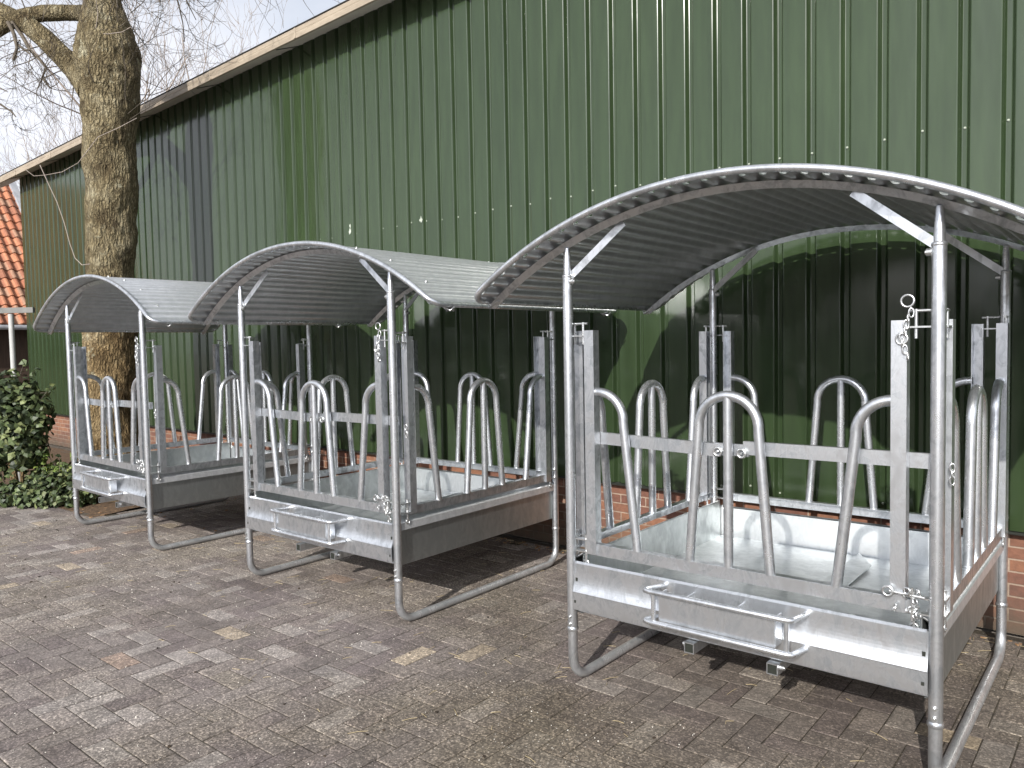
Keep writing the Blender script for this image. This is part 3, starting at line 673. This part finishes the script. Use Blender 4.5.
def bole(path,rads,n=40,per=10,amp=.05,seed=0):
    m=MB(); pts=[];rs=[]
    for i in range(len(path)-1):
        for k in range(per):
            t=k/per; pts.append(Vector(path[i]).lerp(Vector(path[i+1]),t)); rs.append(rads[i]*(1-t)+rads[i+1]*t)
    pts.append(Vector(path[-1])); rs.append(rads[-1])
    for _ in range(3): # smooth
        rs=[rs[0]]+[(rs[i-1]+rs[i]*2+rs[i+1])/4 for i in range(1,len(rs)-1)]+[rs[-1]]
        pts=[pts[0]]+[(pts[i-1]+pts[i]*2+pts[i+1])/4 for i in range(1,len(pts)-1)]+[pts[-1]]
    m.tube(pts,rs,n,caps=True)
    out=[]
    ns=len(pts)*n
    for idx,v in enumerate(m.v):
        i=min(idx//n,len(pts)-1) if idx<ns else (0 if idx<ns+n else len(pts)-1)
        c=pts[i]; d=Vector(v)-c; q=Vector(v)+Vector((seed,seed,0))
        rg=1-abs(noise.noise(Vector((q.x*15,q.y*15,q.z*4.2))))*2; k=1+amp*3.0*noise.noise(q*1.9)+amp*1.5*noise.noise(q*5.0)+amp*.6*noise.noise(q*13)+amp*.75*(rg-.4)+amp*.35*noise.noise(Vector((q.x*40,q.y*40,q.z*12)))
        out.append(tuple(c+d*k))
    m.v=out; return m
TX,TY=-6.95,.87
tree=empty('bare_tree',(0,0,0))
tag(tree,'thick mossy tree trunk with bare branches standing between the far feeder and the barn','tree')
rt=lambda a:Vector((.771*a,.636*a,0))     # sideways offset as seen from the yard
B0=Vector((TX,TY,0))
trunk=bole([B0+Vector((0,0,-.1)),B0+Vector((0,0,.25)),B0+rt(.0)+EZ_ if False else B0+Vector((0,0,.8)),B0+rt(.02)+Vector((0,0,1.8)),B0+rt(.045)+Vector((0,0,2.6)),B0+rt(.11)+Vector((0,0,3.4)),B0+rt(.11)+Vector((0,0,4.1)),B0+rt(.10)+Vector((0,0,4.7)),B0+rt(.12)+Vector((0,0,5.0)),B0+rt(.10)+Vector((0,0,5.45)),B0+rt(.10)+Vector((0,0,6.2))],
  [.42,.32,.285,.27,.255,.262,.272,.325,.335,.19,.13],110,26,.05)
tk=trunk.build('trunk',M['bark'],tree)
lm=[Vector((TX,TY,4.55)),Vector((-7.27,.80,4.82)),Vector((-7.5,.64,5.1)),Vector((-7.72,.48,5.36)),Vector((-7.97,.28,5.50)),Vector((-8.5,-.1,5.75)),Vector((-9.3,-.6,6.3))]
bole(lm,[.22,.135,.105,.10,.10,.09,.06],20,8,.05,3).build('limb',M['bark'],tree)
bole([Vector((TX,TY,5.35)),Vector((-7.25,.85,5.47)),Vector((-7.55,.62,5.48)),Vector((-7.8,.42,5.45)),Vector((-8.1,.15,5.22)),Vector((-8.5,-.1,5.15))],[.14,.085,.085,.085,.08,.06],16,8,.05,7).build('limb',M['bark'],tree)
top=B0+rt(.10)+Vector((0,0,5.9))
rng=random.Random(11); 
for k,(d,L,r) in enumerate([((.55,.25,.9),2.6,.10),((-.3,.5,1),2.6,.10),((.7,.5,.35),2.8,.085),((-.1,-.6,.9),2.2,.09)]):
    dd=Vector(d).normalized(); pts=[top-dd*.1]; rs=[r*1.2]
    for i in range(5): dd=(dd+Vector((rng.gauss(0,.12),rng.gauss(0,.12),.05))).normalized(); pts.append(pts[-1]+dd*L/5); rs.append(r*(1-.14*(i+1)))
    m=MB(); m.tube(pts,rs,10); m.build('limb',M['bark'],tree)
    m=MB()
    for i in range(1,6):
        for _ in range(5):
            a=Vector((rng.gauss(0,1),rng.gauss(0,1),rng.gauss(0,.8)))
            branch(m,pts[i],a,rng.uniform(.8,1.6),.016,0,rng,2,.03,.7,.0035,5,.2,(3,5))
    m.build('twigs',M['twig'],tree)
m=MB()
rng=random.Random(5)
for i,pt in enumerate(lm[1:]):
    for _ in range(2):
        a=Vector((rng.gauss(-.2,.8),rng.gauss(-.1,.8),rng.gauss(-.15,.7)))
        m=MB(); branch(m,pt,a,rng.uniform(.5,1.3),.010,0,rng,3,-.01,.75,.0025,5,.22,(2,3)); m.build('limb_twigs',M['twig'],tree)
m=MB()
for _ in range(14):   # shoots off the bole
    z=rng.uniform(4.0,5.6); a=rng.uniform(0,6.28); p=B0+rt(.11)+Vector((.3*math.cos(a),.3*math.sin(a),z))
    branch(m,p,(math.cos(a),math.sin(a),.5),rng.uniform(.4,1.1),.006,0,rng,2,.08,.7,.003,5,.2,(2,3))
# the two dark hanging branches
def poly(m,pts,r): m.tube([Vector(p) for p in pts],[r*(1-.5*i/(len(pts)-1)) for i in range(len(pts))],6,caps=False)
ray=lambda u,v,d: Vector((cx,cy,cz))+(Rm@Vector(((u-512)/f,1,-(v-384)/f)))*d
def hang(pxs,dist,r):
    h=MB(); poly(h,[ray(u,v,dist) for u,v in pxs],r); h.build('hanging_branch',M['twig'],tree)
hang([(8,22),(14,34),(17,48),(13,60)],8.6,.025); hang([(12,22),(22,36),(30,50),(40,60),(46,68),(42,78),(50,88)],8.65,.02); hang([(17,44),(30,54)],8.62,.018)
hang([(0,104),(12,112),(16,117)],8.3,.012); hang([(0,88),(8,92)],8.4,.009)
hang([(46,68),(70,64),(84,60)],8.7,.006)
m.build('bole_shoots',M['twig'],tree); m=MB()
for (u,v) in ((14,40),(30,50),(46,68),(42,78),(50,88),(12,110),(20,40)):
    for _ in range(3): branch(m,ray(u,v,8.6),(rng.gauss(0,1),rng.gauss(0,1),rng.gauss(-.2,.8)),rng.uniform(.25,.6),.006,0,rng,2,-.02,.8,.0028,5,.25,(2,4))
tw=m.build('twigs',M['twig'],tree)
def vine(pxs,dist,r): m=MB(); m.tube([ray(u,v,dist) for u,v in pxs],r,6,caps=False); m.build('vine_stem',M['fartwig'],tree)
vine([(40,165),(48,183),(57,202),(64,222),(70,244),(75,258),(82,265),(90,264)],8.35,.0045)
vine([(26,170),(34,176),(46,175),(62,172),(78,163),(98,137),(118,128),(137,118)],8.28,.0032)
vine([(96,0),(98,14),(95,33),(108,34),(122,32),(131,27)],8.28,.0035)

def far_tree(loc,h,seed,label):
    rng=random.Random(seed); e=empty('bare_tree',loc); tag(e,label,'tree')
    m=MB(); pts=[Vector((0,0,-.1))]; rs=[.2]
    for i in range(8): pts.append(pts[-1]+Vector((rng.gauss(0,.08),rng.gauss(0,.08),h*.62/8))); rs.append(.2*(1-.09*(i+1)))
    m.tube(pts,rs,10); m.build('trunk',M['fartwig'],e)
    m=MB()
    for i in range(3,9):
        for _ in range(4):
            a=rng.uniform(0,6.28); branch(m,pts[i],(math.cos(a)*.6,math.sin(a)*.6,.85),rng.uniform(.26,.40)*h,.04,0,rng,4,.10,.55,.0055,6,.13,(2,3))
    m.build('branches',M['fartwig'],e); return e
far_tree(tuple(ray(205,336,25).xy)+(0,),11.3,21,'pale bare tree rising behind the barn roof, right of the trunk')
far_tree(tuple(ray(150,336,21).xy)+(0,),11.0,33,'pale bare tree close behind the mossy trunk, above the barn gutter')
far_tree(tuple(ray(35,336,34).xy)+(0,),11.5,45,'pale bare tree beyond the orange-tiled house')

# ------------------------------------------------------------------ ivy
def leafball(m,spheres,n,rng,size,cols):
    tot=sum(r**2 for _,r in spheres)
    for c,r in spheres:
        c=Vector(c)
        for _ in range(int(n*r*r/tot)):
            d=Vector((rng.gauss(0,1),rng.gauss(0,1),rng.gauss(0,1))).normalized(); rad=r*(rng.uniform(.55,1.08))
            p=c+Vector((d.x,d.y,d.z*1.05))*rad
            if p.z<.02: continue
            s=rng.uniform(*size); nrm=(d+Vector((rng.gauss(0,.5),rng.gauss(0,.5),rng.gauss(0,.5)+.35))).normalized()
            a=nrm.cross(Vector((rng.gauss(0,1),rng.gauss(0,1),rng.gauss(0,1)))).normalized(); b=nrm.cross(a)
            vs=[p-a*s*.55,p-a*s*.2+b*s*.5-nrm*s*.12,p+a*s*.15+b*s*.33-nrm*s*.05,p+a*s*.75-nrm*s*.2,p+a*s*.15-b*s*.33-nrm*s*.05,p-a*s*.2-b*s*.5-nrm*s*.12,p]
            m.add(vs,[(6,0,1),(6,1,2),(6,2,3),(6,3,4),(6,4,5),(6,5,0)]); q=rng.choice(cols); k=rng.uniform(.75,1.25)
            m.col+=[(q[0]*k,q[1]*k,q[2]*k,1)]*6
dark=[(.030,.048,.020),(.038,.060,.024),(.022,.036,.017),(.055,.085,.035),(.09,.115,.05)]
rng=random.Random(3)
G=lambda u,v,d,z: Vector((*ray(u,v,d).xy,z))
def shrub(label,pos,spheres,n,stems,size,cols):
    e=empty('ivy_shrub',tuple(pos)); tag(e,label,'shrub'); m=MB(); m.col=[]
    leafball(m,spheres,n,rng,size,cols); m.build('foliage',M['leaf'],e)
    sh=MB(); sh.col=[]; st=MB()
    for c,r in spheres:
        for _ in range(4):
            d=Vector((rng.gauss(0,1),rng.gauss(0,1),abs(rng.gauss(0,.8)))).normalized(); p0=Vector(c)+d*r*.9; p1=p0+d*rng.uniform(.08,.2)+Vector((0,0,rng.uniform(-.03,.06)))
            if p0.z<.06: continue
            st.tube([p0,p0.lerp(p1,.5)+Vector((0,0,.01)),p1],[.0035,.003,.002],5); leafball(sh,[(p0.lerp(p1,.6),.05),(p1,.04)],7,rng,(size[0]*.7,size[1]*.8),cols)
    if sh.v: f0=sh.build('shoot_leaves',M['leaf'],e); tag(f0,kind='stuff'); f1_=st.build('shoots',M['twig'],e); tag(f1_,kind='stuff')
    s=MB()
    for a,b_,r in stems: s.tube([Vector(a),Vector(a).lerp(Vector(b_),.5)+Vector((.02,-.02,0)),Vector(b_)],[r,r*.85,r*.6],8)
    s.build('stem',M['bark'],e)
dark=[(.034,.050,.020),(.045,.065,.025),(.024,.036,.017),(.075,.10,.04),(.12,.14,.06)]
s1=G(9,440,8.75,0)
shrub('tall dark ivy shrub on a bare stem at the left edge of the paving',s1,[((.02,0,1.12),.33),((.16,.12,.98),.29),((-.2,-.15,.98),.34),((.14,.12,.78),.26),((-.12,-.05,.78),.28),((-.02,0,.60),.27),((-.28,-.2,.50),.30),((.10,.14,.52),.22),((-.30,-.2,.24),.20),((-.40,-.28,.75),.36),((-.42,-.30,.35),.30)],4600,[((.08,.03,-.02),(.02,0,.85),.048),((.12,.06,.0),(.14,.12,.75),.022),((.08,.03,.35),(-.2,-.14,.9),.022)],(.05,.095),dark)
s2=G(52,490,8.35,0)
shrub('low dark ivy bush beside the far feeder leg, at the foot of the brick plinth',s2,[((0,0,.10),.20),((.22,.16,.12),.19),((-.22,-.14,.09),.18),((.1,.25,.16),.19),((-.12,.12,.14),.2),((-.42,-.26,.10),.17),((-.36,.05,.16),.2)],2500,[((0,0,-.02),(.05,.05,.2),.015)],(.045,.08),dark)
s3=G(62,468,8.85,0)
shrub('small yellow-green shrub in sun between the ivy and the brick plinth',s3,[((0,0,.29),.11),((.13,.1,.27),.11),((-.12,-.09,.27),.11),((-.22,-.16,.25),.09),((0,0,.14),.12)],560,[((0,0,-.02),(0,0,.3),.012)],(.045,.075),[(.12,.17,.04),(.17,.21,.05),(.07,.11,.03)])

# ------------------------------------------------------------------ house behind
house=empty('brick_house',(-18.0,5.2,0)); tag(house,'low house with a bright orange tiled roof beyond the left end of the barn','house')
def house_roof():
    m=MB(); m.col=[]; yA,yB=-7.0,HV; sl=R_(48); cw,rh=.21,.30
    nr=18; nc=int((yB-yA)/cw); rng=random.Random(9)
    for r in range(nr):
        for c in range(nc):
            y0=yB-(c+1)*cw; s0=r*rh; col=rng.choice([(.36,.145,.075),(.33,.125,.065),(.40,.17,.092),(.27,.11,.062),(.30,.17,.11)]); k=rng.uniform(.85,1.1)
            vs=[]; n=6
            for (s,lift) in ((s0-.03,.035),(s0+rh,.0)):
                for i in range(n+1):
                    t=i/n; h=.030*math.sin(math.pi*2*t)+.012
                    vs.append((-(s*math.cos(sl))-(lift+h)*math.sin(sl)*-1*1.0, y0+cw*t, s*math.sin(sl)+(lift+h)*math.cos(sl)))
            fs=[(i,n+1+i,n+2+i,i+1) for i in range(n)]
            base=len(vs)
            for i in range(n+1): vs.append((vs[i][0]-.03*math.sin(sl),vs[i][1],vs[i][2]-.035))
            fs+=[(base+i,i,i+1,base+i+1) for i in range(n)]
            m.add(vs,fs); m.col+=[(col[0]*k,col[1]*k,col[2]*k,1)]*len(fs)
    o=m.build('roof',M['tile'],house,(0.1,0,2.34))
    return sl
HV=-.55
sl=house_roof()
m=MB(); L=5.4
a=Vector((.1,HV+.05,2.39)); e=Vector((.1-L*math.cos(sl),HV+.05,2.39+L*math.sin(sl)))
rot=Matrix.Rotation(-math.atan2((e-a).z,(e-a).x),3,'Y'); m.box((a+e)/2,(L,.16,.10),rot); m.build('verge',M['flash'],house)
m=MB(); m.tube([(.12,-7,2.26),(.12,HV+.1,2.26)],.06,10); m.build('gutter',M['flash'],house)
m=MB(); m.prism([(-.3,-.2),(-.3,2.28),(-3.9,6.2),(-7.6,2.28),(-7.6,-.2)],'y',-6.9,HV-.05); m.build('wall',M['timber'],house)

# white post carrying a grey beam, behind the ivy
pf=empty('pergola_frame',tuple(ray(11,318,9.6).xy)+(0,)); tag(pf,'slim white post carrying a thin grey beam behind the tall ivy shrub','pergola')
p0=Vector((*ray(11,318,9.6).xy,0)); m=MB(); m.tube([(0,0,-.02),(0,0,ray(11,314,9.6).z)],.031,14); m.build('post',M['white'],pf)
e0=ray(34,315,9.6)-p0; e1=ray(0,313,9.6)-p0; dd=(e1-e0).normalized(); m=MB(); e1=e0+dd*1.6; ang=math.atan2(dd.y,dd.x)
m.box((e0+e1)/2+Vector((0,0,0)),((e1-e0).length,.05,.066),Matrix.Rotation(ang,3,'Z')); m.build('beam',M['post_grey'],pf)

# unseen wood edge behind the viewer, added as a dark reflection for cladding and zinc
rng=random.Random(77); m=MB(); m.col=[]
sp=[]
for i in range(46):
    x=-70+i*2.8+rng.uniform(-1,1); h=rng.uniform(2.6,4.6)
    for k in range(4): sp.append(((x+rng.uniform(-1,1),-36+rng.uniform(-2,2),h*(.22+.2*k)),rng.uniform(.9,1.5)))
leafball(m,sp,15000,rng,(.5,.9),[(.030,.034,.018),(.045,.045,.026),(.05,.042,.03)])
tag(m.build('added_tree_line',M['leaf']),'unseen dark wood edge added behind the viewer for its reflection','added trees',kind='stuff')
